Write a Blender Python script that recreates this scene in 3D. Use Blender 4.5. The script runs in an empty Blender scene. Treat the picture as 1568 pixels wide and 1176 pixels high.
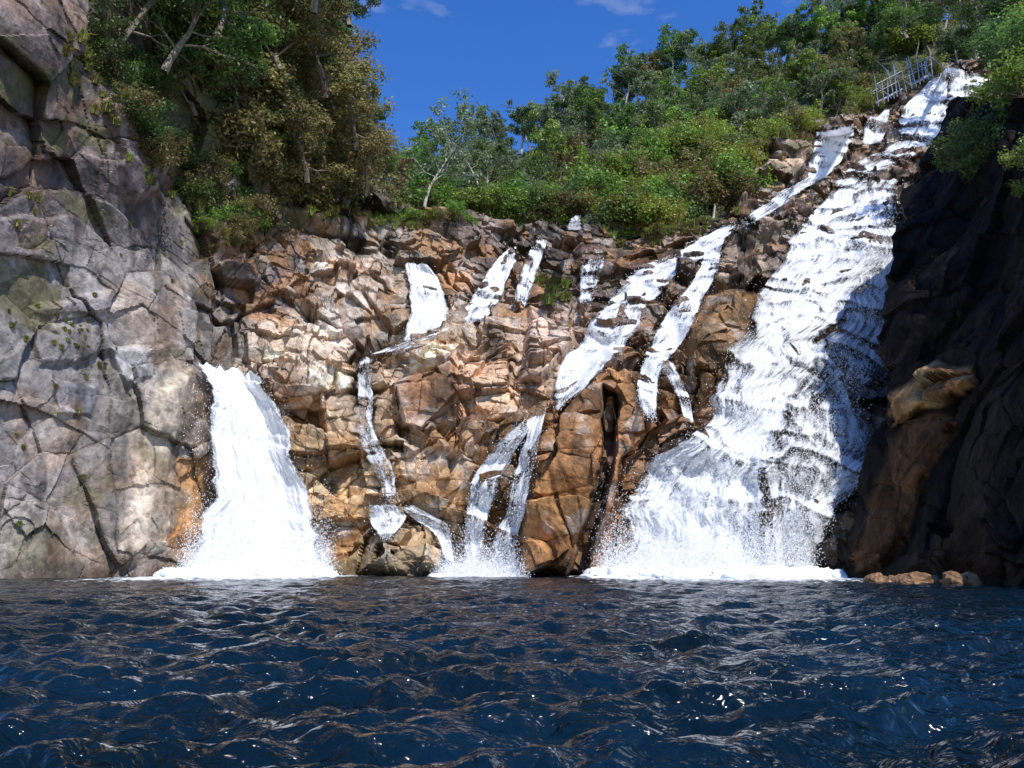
import bpy, math, numpy as np
from mathutils import Vector
rng = np.random.default_rng(7)
F=1184.0; PITCH=math.radians(13.0); CAM=np.array([0,0,0.55])
FW=np.array([0,math.cos(PITCH),math.sin(PITCH)]); UP=np.array([0,-math.sin(PITCH),math.cos(PITCH)])
def P(px,py,d):
    px=np.asarray(px,float);py=np.asarray(py,float);d=np.asarray(d,float)
    a=(px-784)/F; b=(588-py)/F
    dy=FW[1]+b*UP[1]; dz=FW[2]+b*UP[2]
    return np.stack([CAM[0]+a/dy*d, CAM[1]+d+0*a, CAM[2]+dz/dy*d],-1)
# ---------------------------------------------------------------- noise
def h3(ix,iy,iz,seed):
    h=(ix.astype(np.uint32)*np.uint32(374761393)+iy.astype(np.uint32)*np.uint32(668265263)
       +iz.astype(np.uint32)*np.uint32(2147483647)+np.uint32((seed*974711+12345)&0xffffffff))
    h=(h^(h>>np.uint32(13)))*np.uint32(1274126177)
    h=(h^(h>>np.uint32(16)))*np.uint32(2246822519)
    h=h^(h>>np.uint32(15))
    return (h&np.uint32(0xffffff)).astype(np.float32)/np.float32(16777216)
def vnoise(p,seed=0):
    p=p.astype(np.float32); i=np.floor(p).astype(np.int32); f=p-i; f=f*f*(3-2*f)
    r=0
    for a in (0,1):
        wx=f[...,0] if a else 1-f[...,0]
        for b in (0,1):
            wy=f[...,1] if b else 1-f[...,1]
            for c in (0,1):
                wz=f[...,2] if c else 1-f[...,2]
                r=r+wx*wy*wz*h3(i[...,0]+a,i[...,1]+b,i[...,2]+c,seed)
    return r
def fbm(p,o=4,seed=0,g=0.5):
    s=0;a=1;t=0
    for k in range(o):
        s=s+a*vnoise(p*(2.03**k)+k*17.3,seed+k*31);t+=a;a*=g
    return s/t
def voro(p,seed=0):
    p=p.astype(np.float32); i=np.floor(p).astype(np.int32)
    sh=p.shape[:-1]
    f1=np.full(sh,9.,np.float32);f2=f1.copy();idv=np.zeros(sh,np.float32)
    q=np.zeros(p.shape,np.float32)
    for a in (-1,0,1):
        for b in (-1,0,1):
            for c in (-1,0,1):
                jx=i[...,0]+a;jy=i[...,1]+b;jz=i[...,2]+c
                dx=p[...,0]-(jx+h3(jx,jy,jz,seed));dy=p[...,1]-(jy+h3(jx,jy,jz,seed+1));dz=p[...,2]-(jz+h3(jx,jy,jz,seed+2))
                d=np.sqrt(dx*dx+dy*dy+dz*dz)
                m=d<f1
                f2=np.where(m,f1,np.minimum(f2,d)); f1=np.where(m,d,f1)
                idv=np.where(m,h3(jx,jy,jz,seed+3),idv)
                q[...,0]=np.where(m,dx,q[...,0]);q[...,1]=np.where(m,dy,q[...,1]);q[...,2]=np.where(m,dz,q[...,2])
    return f1,f2,idv,q
def facet(p,seed):
    f1,f2,idv,q=voro(p,seed)
    r1=np.modf(idv*7919.13)[0]*2-1; r2=np.modf(idv*3571.7)[0]*2-1; r3=np.modf(idv*1237.3)[0]*2-1
    o=(idv*2-1)
    return o*0.4+(r1*q[...,0]+r2*q[...,1]+r3*q[...,2])*1.1, f2-f1, idv
def joints(R,sc,seed):
    u=[R[...,k]/sc[k] for k in range(3)]
    u[2]=u[2]+(vnoise(R*np.array([.35,.35,.1])/sc[2],seed)-.5)*1.1
    c2=np.floor(u[2]).astype(np.int32)
    u[0]=u[0]+h3(c2,c2*0,c2*0,seed+1)*5+(vnoise(R*.4/sc[0],seed+2)-.5)*.9
    c0=np.floor(u[0]).astype(np.int32)
    u[1]=u[1]+h3(c0,c2,c0*0,seed+3)*3
    c1=np.floor(u[1]).astype(np.int32)
    idv=h3(c0,c1,c2,seed+4)
    q=[u[0]-c0-.5,u[1]-c1-.5,u[2]-c2-.5]
    e=np.minimum((.5-np.abs(q[0]))*sc[0],(.5-np.abs(q[2]))*sc[2])
    r1=np.modf(idv*7919.13)[0]*2-1; r3=np.modf(idv*1237.3)[0]*2-1
    return (idv*2-1)*.55+(r1*q[0]+r3*q[2])*1.0, e, idv
def sstep(a,b,x):
    t=np.clip((x-a)/(b-a),0,1);return t*t*(3-2*t)
def tps_fit(pts):
    pts=np.array(pts,float); X=pts[:,:2]/1000; y=np.log(pts[:,2]); n=len(X)
    r2=((X[:,None]-X[None])**2).sum(-1); K=0.5*r2*np.log(r2+1e-12)+np.eye(n)*2e-4
    A=np.zeros((n+3,n+3));A[:n,:n]=K;A[:n,n]=1;A[:n,n+1:]=X;A[n,:n]=1;A[n+1:,:n]=X.T
    w=np.linalg.solve(A,np.concatenate([y,np.zeros(3)]))
    def f(px,py):
        px=np.asarray(px,float)/1000;py=np.asarray(py,float)/1000
        s=w[n]+w[n+1]*px+w[n+2]*py
        for k in range(n):
            r=(px-X[k,0])**2+(py-X[k,1])**2
            s=s+w[k]*0.5*r*np.log(r+1e-12)
        return np.exp(s)
    return f
def inpoly(px,py,poly):
    ins=np.zeros(px.shape,bool);n=len(poly);dist=np.full(px.shape,1e9)
    for k in range(n):
        x1,y1=poly[k];x2,y2=poly[(k+1)%n]
        c=((y1>py)!=(y2>py))&(px<(x2-x1)*(py-y1)/((y2-y1) if y2!=y1 else 1e-9)+x1)
        ins^=c
        t=np.clip(((px-x1)*(x2-x1)+(py-y1)*(y2-y1))/((x2-x1)**2+(y2-y1)**2+1e-9),0,1)
        dist=np.minimum(dist,np.hypot(px-x1-t*(x2-x1),py-y1-t*(y2-y1)))
    return ins,dist
# ---------------------------------------------------------------- mesh helpers
def mk(name,V,Fq,mats=(),col=None,uv=None,fa=None,mi=None,smooth=False,link=True,parent=None):
    V=np.ascontiguousarray(V.reshape(-1,3),np.float32)
    Fq=np.ascontiguousarray(Fq,np.int32); n=Fq.shape[1]
    me=bpy.data.meshes.new(name)
    me.vertices.add(len(V)); me.vertices.foreach_set('co',V.ravel())
    me.loops.add(Fq.size); me.loops.foreach_set('vertex_index',Fq.ravel())
    me.polygons.add(len(Fq)); me.polygons.foreach_set('loop_start',np.arange(0,Fq.size,n,dtype=np.int32))
    me.polygons.foreach_set('loop_total',np.full(len(Fq),n,np.int32))
    if mi is not None: me.polygons.foreach_set('material_index',np.ascontiguousarray(mi,np.int32))
    me.polygons.foreach_set('use_smooth',np.full(len(Fq),smooth))
    if col is not None:
        a=me.attributes.new('Col','FLOAT_COLOR','POINT')
        c=np.ones((len(V),4),np.float32);c[:,:col.shape[-1]]=col.reshape(len(V),-1);a.data.foreach_set('color',c.ravel())
    if fa:
        for k,v in fa.items():
            a=me.attributes.new(k,'FLOAT','POINT');a.data.foreach_set('value',np.ascontiguousarray(v,np.float32).ravel())
    if uv is not None:
        l=me.uv_layers.new(name='UVMap');l.data.foreach_set('uv',np.ascontiguousarray(uv.reshape(-1,2)[Fq.ravel()],np.float32).ravel())
    for m in mats: me.materials.append(m)
    me.update(calc_edges=True); me.validate()
    if not link: return me
    ob=bpy.data.objects.new(name,me);bpy.context.scene.collection.objects.link(ob)
    if parent: ob.parent=parent
    return ob
def gridfaces(H,W):
    i=np.arange((H-1)*(W-1));r=i//(W-1);c=i%(W-1);a=r*W+c
    return np.stack([a,a+W,a+W+1,a+1],1)
def empty(name):
    e=bpy.data.objects.new(name,None);bpy.context.scene.collection.objects.link(e);return e
# ---------------------------------------------------------------- materials
class NT:
    def __init__(s,name):
        s.m=bpy.data.materials.new(name);s.m.use_nodes=True;s.t=s.m.node_tree;s.t.nodes.clear()
    def n(s,ty,**k):
        nd=s.t.nodes.new(ty)
        for a,b in k.items(): setattr(nd,a,b)
        return nd
    def l(s,a,b): s.t.links.new(a,b)
    def math(s,op,a,b=None,c=None,clamp=False):
        nd=s.n('ShaderNodeMath',operation=op,use_clamp=clamp)
        for k,x in enumerate((a,b,c)):
            if x is None: continue
            if isinstance(x,(int,float)): nd.inputs[k].default_value=x
            else: s.l(x,nd.inputs[k])
        return nd.outputs[0]
def mat_rock(name,spec=.5):
    t=NT(name);out=t.n('ShaderNodeOutputMaterial');b=t.n('ShaderNodeBsdfPrincipled')
    b.inputs['Specular IOR Level'].default_value=spec
    at=t.n('ShaderNodeAttribute',attribute_name='Col'); w=t.n('ShaderNodeAttribute',attribute_name='wet')
    geo=t.n('ShaderNodeNewGeometry')
    n1=t.n('ShaderNodeTexNoise');n1.inputs['Scale'].default_value=3.;n1.inputs['Detail'].default_value=5;n1.inputs['Roughness'].default_value=.75
    t.l(geo.outputs['Position'],n1.inputs['Vector'])
    f=t.math('MULTIPLY_ADD',n1.outputs[0],2.6,-.3)
    mx=t.n('ShaderNodeVectorMath',operation='SCALE');t.l(at.outputs['Color'],mx.inputs[0]);t.l(f,mx.inputs['Scale'])
    t.l(mx.outputs[0],b.inputs['Base Color'])
    r=t.math('MULTIPLY_ADD',w.outputs['Fac'],-.5,.78,clamp=True); t.l(r,b.inputs['Roughness'])
    bp=t.n('ShaderNodeBump');bp.inputs['Strength'].default_value=.5;bp.inputs['Distance'].default_value=.1
    t.l(n1.outputs[0],bp.inputs['Height']);t.l(bp.outputs[0],b.inputs['Normal']);t.l(b.outputs[0],out.inputs[0]);return t.m
def mat_leaf():
    t=NT('foliage');out=t.n('ShaderNodeOutputMaterial')
    at=t.n('ShaderNodeAttribute',attribute_name='Col');oi=t.n('ShaderNodeObjectInfo')
    hs=t.n('ShaderNodeHueSaturation')
    t.l(t.math('MULTIPLY_ADD',oi.outputs['Random'],.05,.475),hs.inputs['Hue'])
    t.l(t.math('MULTIPLY_ADD',oi.outputs['Random'],1.0,1.6),hs.inputs['Value']);t.l(at.outputs['Color'],hs.inputs['Color'])
    b=t.n('ShaderNodeBsdfPrincipled');b.inputs['Roughness'].default_value=.5;t.l(hs.outputs[0],b.inputs['Base Color'])
    tr=t.n('ShaderNodeBsdfTranslucent');t.l(hs.outputs[0],tr.inputs[0])
    mx=t.n('ShaderNodeMixShader');mx.inputs[0].default_value=.4
    t.l(b.outputs[0],mx.inputs[1]);t.l(tr.outputs[0],mx.inputs[2]);t.l(mx.outputs[0],out.inputs[0]);return t.m
def mat_simple(name,c,rough=.7,metal=0,nscale=8,amt=.5):
    t=NT(name);out=t.n('ShaderNodeOutputMaterial');b=t.n('ShaderNodeBsdfPrincipled')
    n=t.n('ShaderNodeTexNoise');n.inputs['Scale'].default_value=nscale;n.inputs['Detail'].default_value=3
    geo=t.n('ShaderNodeNewGeometry');t.l(geo.outputs['Position'],n.inputs['Vector'])
    r=t.n('ShaderNodeValToRGB');r.color_ramp.elements[0].position=.3;r.color_ramp.elements[1].position=.7
    r.color_ramp.elements[0].color=(*[x*(1-amt) for x in c],1);r.color_ramp.elements[1].color=(*[min(1,x*(1+amt*.6)) for x in c],1)
    t.l(n.outputs[0],r.inputs[0]);t.l(r.outputs[0],b.inputs['Base Color']);b.inputs['Roughness'].default_value=rough;b.inputs['Metallic'].default_value=metal
    t.l(b.outputs[0],out.inputs[0]);return t.m
def mat_fall():
    t=NT('falling_water');out=t.n('ShaderNodeOutputMaterial')
    uv=t.n('ShaderNodeUVMap',uv_map='UVMap');d=t.n('ShaderNodeAttribute',attribute_name='dens')
    m1=t.n('ShaderNodeMapping');m1.inputs['Scale'].default_value=(3.4,.38,1);t.l(uv.outputs[0],m1.inputs[0])
    n1=t.n('ShaderNodeTexNoise');n1.inputs['Scale'].default_value=1;n1.inputs['Detail'].default_value=5;n1.inputs['Roughness'].default_value=.66;n1.inputs['Distortion'].default_value=.5;t.l(m1.outputs[0],n1.inputs['Vector'])
    m2=t.n('ShaderNodeMapping');m2.inputs['Scale'].default_value=(11,5.5,1);t.l(uv.outputs[0],m2.inputs[0])
    n2=t.n('ShaderNodeTexNoise');n2.inputs['Scale'].default_value=1;n2.inputs['Detail'].default_value=3;n2.inputs['Roughness'].default_value=.85;t.l(m2.outputs[0],n2.inputs['Vector'])
    s=t.math('ADD',t.math('MULTIPLY',n1.outputs[0],.54),t.math('MULTIPLY',n2.outputs[0],.46))
    th=t.math('SUBTRACT',.84,t.math('MULTIPLY',d.outputs['Fac'],.60))
    a=t.math('MULTIPLY',t.math('SUBTRACT',s,th),6.0,clamp=True)
    df=t.n('ShaderNodeBsdfDiffuse')
    cr=t.n('ShaderNodeValToRGB');cr.color_ramp.elements[0].position=.40;cr.color_ramp.elements[0].color=(.30,.36,.46,1);cr.color_ramp.elements[1].position=.56;cr.color_ramp.elements[1].color=(.9,.92,.94,1)  # blue-grey end paints a shadow tone into the white water
    s2=t.math('ADD',s,t.math('MULTIPLY',t.math('SUBTRACT',d.outputs['Fac'],.74),.32))
    t.l(s2,cr.inputs[0]);t.l(cr.outputs[0],df.inputs[0])
    tl=t.n('ShaderNodeBsdfTranslucent');t.l(cr.outputs[0],tl.inputs[0])
    mx=t.n('ShaderNodeMixShader');mx.inputs[0].default_value=.25;t.l(df.outputs[0],mx.inputs[1]);t.l(tl.outputs[0],mx.inputs[2])
    tp=t.n('ShaderNodeBsdfTransparent');m3=t.n('ShaderNodeMixShader');t.l(a,m3.inputs[0]);t.l(tp.outputs[0],m3.inputs[1]);t.l(mx.outputs[0],m3.inputs[2])
    bp=t.n('ShaderNodeBump');bp.inputs['Strength'].default_value=.6;bp.inputs['Distance'].default_value=.11;t.l(s,bp.inputs['Height']);t.l(bp.outputs[0],df.inputs['Normal'])
    t.l(m3.outputs[0],out.inputs[0]);return t.m
def mat_pool():
    t=NT('pool_water');out=t.n('ShaderNodeOutputMaterial');b=t.n('ShaderNodeBsdfPrincipled')
    b.inputs['IOR'].default_value=1.33
    fo=t.n('ShaderNodeAttribute',attribute_name='foam');geo=t.n('ShaderNodeNewGeometry')
    n=t.n('ShaderNodeTexNoise');n.inputs['Scale'].default_value=.6;n.inputs['Detail'].default_value=3;t.l(geo.outputs['Position'],n.inputs['Vector'])
    r=t.n('ShaderNodeValToRGB');r.color_ramp.elements[0].position=.35;r.color_ramp.elements[0].color=(.0015,.006,.008,1);r.color_ramp.elements[1].position=.7;r.color_ramp.elements[1].color=(.002,.014,.030,1)
    t.l(n.outputs[0],r.inputs[0])
    nf=t.n('ShaderNodeTexNoise');nf.inputs['Scale'].default_value=3;nf.inputs['Detail'].default_value=5;t.l(geo.outputs['Position'],nf.inputs['Vector'])
    ff=t.math('MULTIPLY',t.math('SUBTRACT',t.math('ADD',fo.outputs['Fac'],nf.outputs[0]),.9),5,clamp=True)
    mx=t.n('ShaderNodeMix',data_type='RGBA');t.l(ff,mx.inputs['Factor']);t.l(r.outputs[0],mx.inputs['A']);mx.inputs['B'].default_value=(.8,.84,.86,1)
    t.l(mx.outputs['Result'],b.inputs['Base Color']);t.l(t.math('MULTIPLY_ADD',ff,.6,.05),b.inputs['Roughness'])
    mp=t.n('ShaderNodeMapping');mp.inputs['Scale'].default_value=(1,1.6,1);t.l(geo.outputs['Position'],mp.inputs[0])
    n2=t.n('ShaderNodeTexNoise');n2.inputs['Scale'].default_value=7;n2.inputs['Detail'].default_value=3;n2.inputs['Roughness'].default_value=.5;n2.inputs['Distortion'].default_value=.6;t.l(mp.outputs[0],n2.inputs['Vector'])
    bp=t.n('ShaderNodeBump');bp.inputs['Strength'].default_value=1.;bp.inputs['Distance'].default_value=.065;t.l(n2.outputs[0],bp.inputs['Height']);t.l(bp.outputs[0],b.inputs['Normal'])
    t.l(b.outputs[0],out.inputs[0]);return t.m
M_rock=mat_rock('granite');M_shade_tint=mat_rock('shade_tinted_rock',.08);M_leaf=mat_leaf();M_fall=mat_fall();M_pool=mat_pool()  # second rock is a low-sheen granite copy for the wall coloured as shaded
M_bark=mat_simple('bark',(.20,.16,.12));M_pale=mat_simple('pale_bark',(.50,.46,.40));M_metal=mat_simple('galvanised_steel',(.34,.35,.37),.4,.7)
M_drop=mat_simple('spray',(.84,.86,.88),.5,0,3,.05)
# ---------------------------------------------------------------- falls spec
FALLS=[
 ('w',[(312,558),(322,600),(326,680),(314,770),(285,884)],[(392,572),(425,630),(455,720),(480,810),(498,884)],1.12,.5,9000),
 ('w',[(284,590),(276,640),(268,700)],[(318,590),(320,640),(316,700)],.55,.15,200),
 ('w',[(626,402),(628,440),(630,480),(622,522)],[(660,404),(678,440),(688,480),(698,506)],1.05,.4,900),
 ('w',[(600,528),(560,545)],[(735,492),(640,532)],.74,.2,100),
 ('w',[(776,378),(752,410),(725,450),(702,496)],[(798,376),(784,410),(770,450),(742,492)],.92,.35,500),
 ('w',[(815,368),(800,410),(784,470)],[(842,366),(826,410),(806,468)],.78,.3,300),
 ('w',[(545,548),(548,600),(540,650),(570,715),(590,770)],[(575,548),(572,600),(570,650),(604,715),(606,770)],.78,.3,500),
 ('w',[(566,770),(560,800),(580,830)],[(612,768),(630,790),(600,826)],.80,.35,300),
 ('w',[(612,775),(660,812),(682,866)],[(628,772),(690,806),(700,866)],.74,.35,300),
 ('w',[(800,640),(758,675),(722,735),(712,800),(706,872)],[(826,638),(798,680),(768,730),(750,800),(742,872)],.88,.4,1400),
 ('w',[(812,646),(796,690),(782,740),(762,810),(744,872)],[(840,626),(824,690),(812,740),(796,800),(790,872)],.84,.4,1400),
 ('w',[(1100,345),(1040,380),(965,415),(930,455),(890,510),(862,560),(846,628)],[(1128,342),(1090,390),(1035,430),(1000,470),(962,520),(912,570),(864,624)],.93,.45,4500),
 ('w',[(1078,380),(1062,420),(1020,480),(985,540),(965,600),(988,640)],[(1110,372),(1098,420),(1068,480),(1032,540),(1008,590),(1008,644)],.92,.45,3000),
 ('w',[(1010,560),(1035,600),(1048,655)],[(1030,555),(1056,600),(1064,655)],.80,.35,400),
 ('w',[(1252,196),(1246,240),(1228,275),(1190,300)],[(1314,190),(1304,225),(1275,268),(1215,300)],.95,.45,900),
 ('w',[(1318,190),(1322,222)],[(1362,165),(1356,218)],.78,.35,200),
 ('w',[(1200,292),(1150,322),(1115,348)],[(1238,288),(1180,328),(1128,355)],.78,.35,200),
 ('w',[(1418,132),(1380,170),(1372,205)],[(1455,100),(1450,165),(1430,222)],.9,.45,700),
 ('w',[(1450,100),(1428,180),(1395,235)],[(1515,118),(1520,175),(1460,215)],.82,.45,700),
 ('w',[(1385,210),(1300,252),(1262,290)],[(1430,222),(1345,265),(1315,290)],.76,.35,200),
 ('w',[(1268,288),(1225,345),(1185,410),(1140,490),(1100,570),(1078,650),(1010,690),(962,760),(926,878)],
              [(1384,272),(1378,340),(1345,400),(1300,470),(1250,550),(1215,620),(1190,690),(1175,770),(1165,878)],.93,.55,15000),
 ('w',[(1330,330),(1310,400),(1285,470),(1240,550),(1190,620),(1165,700),(1160,780),(1155,878)],
              [(1378,300),(1384,390),(1368,460),(1348,550),(1336,620),(1332,700),(1290,790),(1235,880)],.72,.7,20000),
 ('w',[(1330,690),(1260,740),(1200,790),(1165,850)],[(1338,715),(1300,770),(1240,825),(1215,880)],.78,.9,1800),
 ('w',[(888,392),(880,430),(884,468)],[(930,385),(922,430),(905,466)],.6,.25,100),
 ('w',[(870,336),(868,352)],[(892,332),(890,352)],.9,.2,30),
]
# ---------------------------------------------------------------- main cliff
D=tps_fit([(-200,930,24),(0,930,27.5),(0,860,28),(150,900,31),(300,900,34),(400,900,35),(550,900,35.5),(700,900,36),(820,900,34.5),(950,900,34),(1100,900,33.5),(1200,900,33),(1300,900,33),(1450,900,33),
 (-200,500,23),(0,600,27.5),(0,300,26),(0,0,24),(-200,-100,21),(120,600,30.5),(220,700,33),(120,300,30),(150,100,30),(250,480,34.5),(300,650,35),(300,0,36),(250,200,34),(330,350,39),
 (380,570,37.5),(500,560,39),(450,700,37),(450,420,42),(580,480,44),(600,370,49),(450,200,46),(500,50,50),(660,520,43),(700,640,39),(700,760,37),(650,410,47),(720,350,54),(780,500,44),
 (860,440,50),(880,350,58),(860,560,41),(850,700,36),(980,450,47),(1000,580,39),(950,720,36),(1050,370,54),(1080,500,42),(1150,400,50),(1100,620,37),(1180,700,35),(1300,700,37),
 (1250,550,41),(1350,550,43),(1350,380,50),(1250,330,56),(1180,250,62),(1300,200,68),(1350,280,60),(1420,180,70),(1450,100,76),(1600,100,74),(1600,300,58),(1500,500,46),(1600,900,36)])
px0,px1,stp=-260.,1660.,1.6
PX=np.arange(px0,px1,stp);W=len(PX);H=640
TOPX=[-260,0,300,450,520,560,600,650,750,880,950,1050,1130,1160,1240,1310,1350,1400,1450,1660]
TOPY=[-260,-200,-120,-80,80,230,315,325,345,340,368,352,325,222,192,182,152,112,92,80]
top=np.interp(PX,TOPX,TOPY)+5*(fbm(np.stack([PX/30,PX*0,PX*0],-1),3,5)-.5)*3
BOT=940.
v=np.linspace(0,1,H)[:,None]
GX=np.broadcast_to(PX[None],(H,W)).copy();GY=top[None]+(BOT-top[None])*v
d=D(GX,GY)
wp=np.stack([GX/60,GY/60,GX*0],-1)
WX=GX+(fbm(wp,4,11)-.5)*26;WY=GY+(fbm(wp+9,4,12)-.5)*26
BLOCKS=[
 ([(795,885),(800,720),(825,650),(885,605),(930,560),(1000,600),(1025,655),(960,715),(930,800),(905,885)],-2.2,16,(.32,.15,.055),.92),
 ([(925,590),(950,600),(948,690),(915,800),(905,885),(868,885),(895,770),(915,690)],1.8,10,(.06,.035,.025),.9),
 ([(1090,450),(1150,428),(1182,440),(1168,520),(1112,600),(1070,622),(1040,580),(1052,500)],-2.2,34,(.22,.125,.05),.92),
 ([(540,885),(548,820),(590,785),(650,790),(690,835),(700,885)],-2.0,34,(.44,.32,.19),.8),
 ([(600,595),(690,545),(718,600),(650,662),(612,655)],-1.2,14,(.28,.13,.06),.85),
 ([(600,640),(650,662),(715,610),(720,640),(650,700),(605,680)],.8,12,(.18,.10,.06),.6),
 ([(378,556),(430,548),(500,570),(505,600),(440,618),(400,610)],-1.1,14,(.64,.48,.37),.9),
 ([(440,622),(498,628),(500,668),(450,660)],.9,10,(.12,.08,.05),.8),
 ([(500,560),(600,545),(720,520),(720,540),(600,600),(510,615)],-.8,14,(.58,.45,.34),.85),
 ([(700,560),(790,520),(800,640),(760,665),(700,700)],-.7,14,(.46,.30,.19),.6),
 ([(800,470),(880,470),(885,520),(830,600),(795,590)],-1.1,14,(.50,.34,.25),.7),
 ([(230,590),(300,565),(318,620),(268,700),(255,850),(170,885),(195,760)],-.5,24,(.46,.39,.31),.85),
 ([(265,690),(318,700),(312,860),(235,880),(262,800)],.2,20,(.34,.18,.07),.85),
 ([(480,400),(590,375),(600,440),(570,520),(500,530),(470,470)],-.7,20,(.54,.46,.40),.85),
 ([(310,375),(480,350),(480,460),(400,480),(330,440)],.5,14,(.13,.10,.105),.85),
 ([(660,410),(730,400),(720,450),(690,470)],-.4,12,(.44,.25,.14),.8),
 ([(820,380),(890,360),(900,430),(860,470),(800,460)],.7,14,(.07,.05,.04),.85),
 ([(150,150),(210,120),(260,230),(250,300),(200,330),(165,250)],-.8,24,(.17,.13,.135),.6),
 ([(75,580),(155,585),(150,640),(90,640)],-.2,8,(.24,.24,.27),.8),
 ([(175,520),(240,535),(235,585),(185,590)],-.3,10,(.34,.33,.35),.8),
 ([(40,470),(170,440),(190,540),(60,570)],-.3,12,(.23,.21,.21),.5),
 ([(1160,225),(1240,205),(1235,270),(1200,300),(1160,290)],-1.2,14,(.40,.28,.19),.7),
 ([(1300,260),(1400,225),(1400,262),(1330,285)],-1.2,12,(.18,.11,.08),.7),
 ([(1180,330),(1250,300),(1245,350),(1205,372)],-1.2,12,(.27,.18,.13),.7),
 ([(1080,400),(1160,385),(1170,420),(1090,440)],-1.0,12,(.38,.30,.23),.6),
 ([(930,540),(1000,500),(985,560),(950,590)],-.8,12,(.14,.09,.07),.7),
 ([(985,640),(1020,600),(1050,660),(1000,680)],-.7,12,(.24,.11,.05),.85),
 ([(1030,410),(1070,395),(1060,440),(1020,470),(1000,460)],-.8,10,(.12,.08,.06),.8),
]
bc=[];massive=np.zeros(GX.shape)
for bi,(poly,off,w,col,s) in enumerate(BLOCKS):
    ins,dist=inpoly(WX,WY,poly)
    m=np.where(ins,sstep(0,w,dist)**.8,0); d=d+off*m
    if bi in (0,2,3,4,11,21,26): massive=np.maximum(massive,m)
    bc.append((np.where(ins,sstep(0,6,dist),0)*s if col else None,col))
B=P(GX,GY,d)
gu=np.gradient(B,axis=1);gv=np.gradient(B,axis=0)
N=np.cross(gu,gv)
def blur(a,k):
    for ax in (0,1):
        pad=[(0,0)]*a.ndim;pad[ax]=(k+1,k)
        c=np.cumsum(np.pad(a,pad,mode='edge'),axis=ax)
        n=a.shape[ax]
        hi=np.take(c,np.arange(2*k+1,2*k+1+n),axis=ax);lo=np.take(c,np.arange(0,n),axis=ax)
        a=(hi-lo)/(2*k+1)
    return a
N/=np.linalg.norm(N,axis=-1,keepdims=True)+1e-9
sgn=np.sign(-(N*(B-CAM)).sum(-1,keepdims=True));N*=sgn
N=blur(blur(N,22),22)
N/=np.linalg.norm(N,axis=-1,keepdims=True)+1e-9
vd=(CAM-B);vd/=np.linalg.norm(vd,axis=-1,keepdims=True);N=N*.5+vd*.5;N/=np.linalg.norm(N,axis=-1,keepdims=True)
def rot(B,a):
    ca,sa=math.cos(a),math.sin(a);return np.stack([B[...,0]*ca+B[...,2]*sa,B[...,1],-B[...,0]*sa+B[...,2]*ca],-1)
def rocky(B,N,mask,seed=0,amp=1.,mass=0.,tier=1.):
    Bw=B+(np.stack([fbm(B*.3,3,seed+1),fbm(B*.3,3,seed+2),fbm(B*.3,3,seed+3)],-1)-.5)*.8
    Bw=Bw+(np.stack([fbm(B*2.4,3,seed+4),fbm(B*2.4,3,seed+5),fbm(B*2.4,3,seed+6)],-1)-.5)*.12
    mk_=(mask>.5)
    R=np.where(mk_[...,None],rot(Bw,.10),rot(Bw,-.45)*.6)
    f1,e1,i1=facet(rot(Bw,.3)*np.array([1/4.2,1/4.2,1/4.8]),seed+20)
    f2,e2,i2=joints(R,(2.3,3.4,1.7),seed+40)
    f3,e3,i3=joints(np.where(mk_[...,None],rot(Bw,-.25),rot(Bw,-.6)*.8),(.85,1.6,.5),seed+60)
    fv,ev,iv=facet(np.where(mk_[...,None],Bw,Bw*.72)*np.array([1/1.7,1/1.7,1/2.0]),seed+70)
    f4,e4,i4=facet(Bw*np.array([1/.6,1/.6,1/.8]),seed+72)
    lf=.45+.55*mask
    fr=sstep(.46,.58,fbm(B*.26+11,3,seed+75))*(1-mass)*lf
    f2=f2*(1-.75*mass);f3=f3*(1-mass);fv=fv*(1-.4*mass)
    n1=fbm(B*.35,3,seed+80)-.5; n2=fbm(B*2.4,5,seed+90,.6)-.5
    gate=sstep(.40,.60,fbm(B*.8+31,3,seed+95))
    c1=np.exp(-(e1*4.2/.08)**2)*(.2+.5*gate);c2=np.exp(-(e2/.045)**2)*(.25+.75*fr)*gate;c3=np.exp(-(e3/.035)**2)*fr*.8*gate;cv=np.exp(-(ev*1.6/.05)**2)*(1-fr)*.5*(1-gate)
    zt=B[...,2]/3.4+(fbm(B*.16+5,3,seed+97)-.5)*3.2+i1*.5
    tf=zt-np.floor(zt)
    tr_=(tf-.5)*(1-sstep(.93,1.,tf))
    bulge=sstep(0,.3,e1)*.3
    disp=(f1*1.0+f2*.52+fv*.46*lf+f3*.22*fr+f4*.06*(1-.6*mass)*lf+n1*1.0+tr_*1.5*tier+bulge)*amp+n2*.09-c1*.12-c2*.08-c3*.03-cv*.04
    return B+N*disp[...,None],(c1,np.maximum(c2,cv),c3,i1,np.where(fr>.5,i2,iv),i3*fr+i4*(1-fr),n1,n2,disp)
cen=sstep(290,360,WX)
V,(c1,c2,c3,i1,i2,i3,n1,n2,disp)=rocky(B,N,cen,0,.6+.4*cen,massive*.85,.2+.8*cen)
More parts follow.
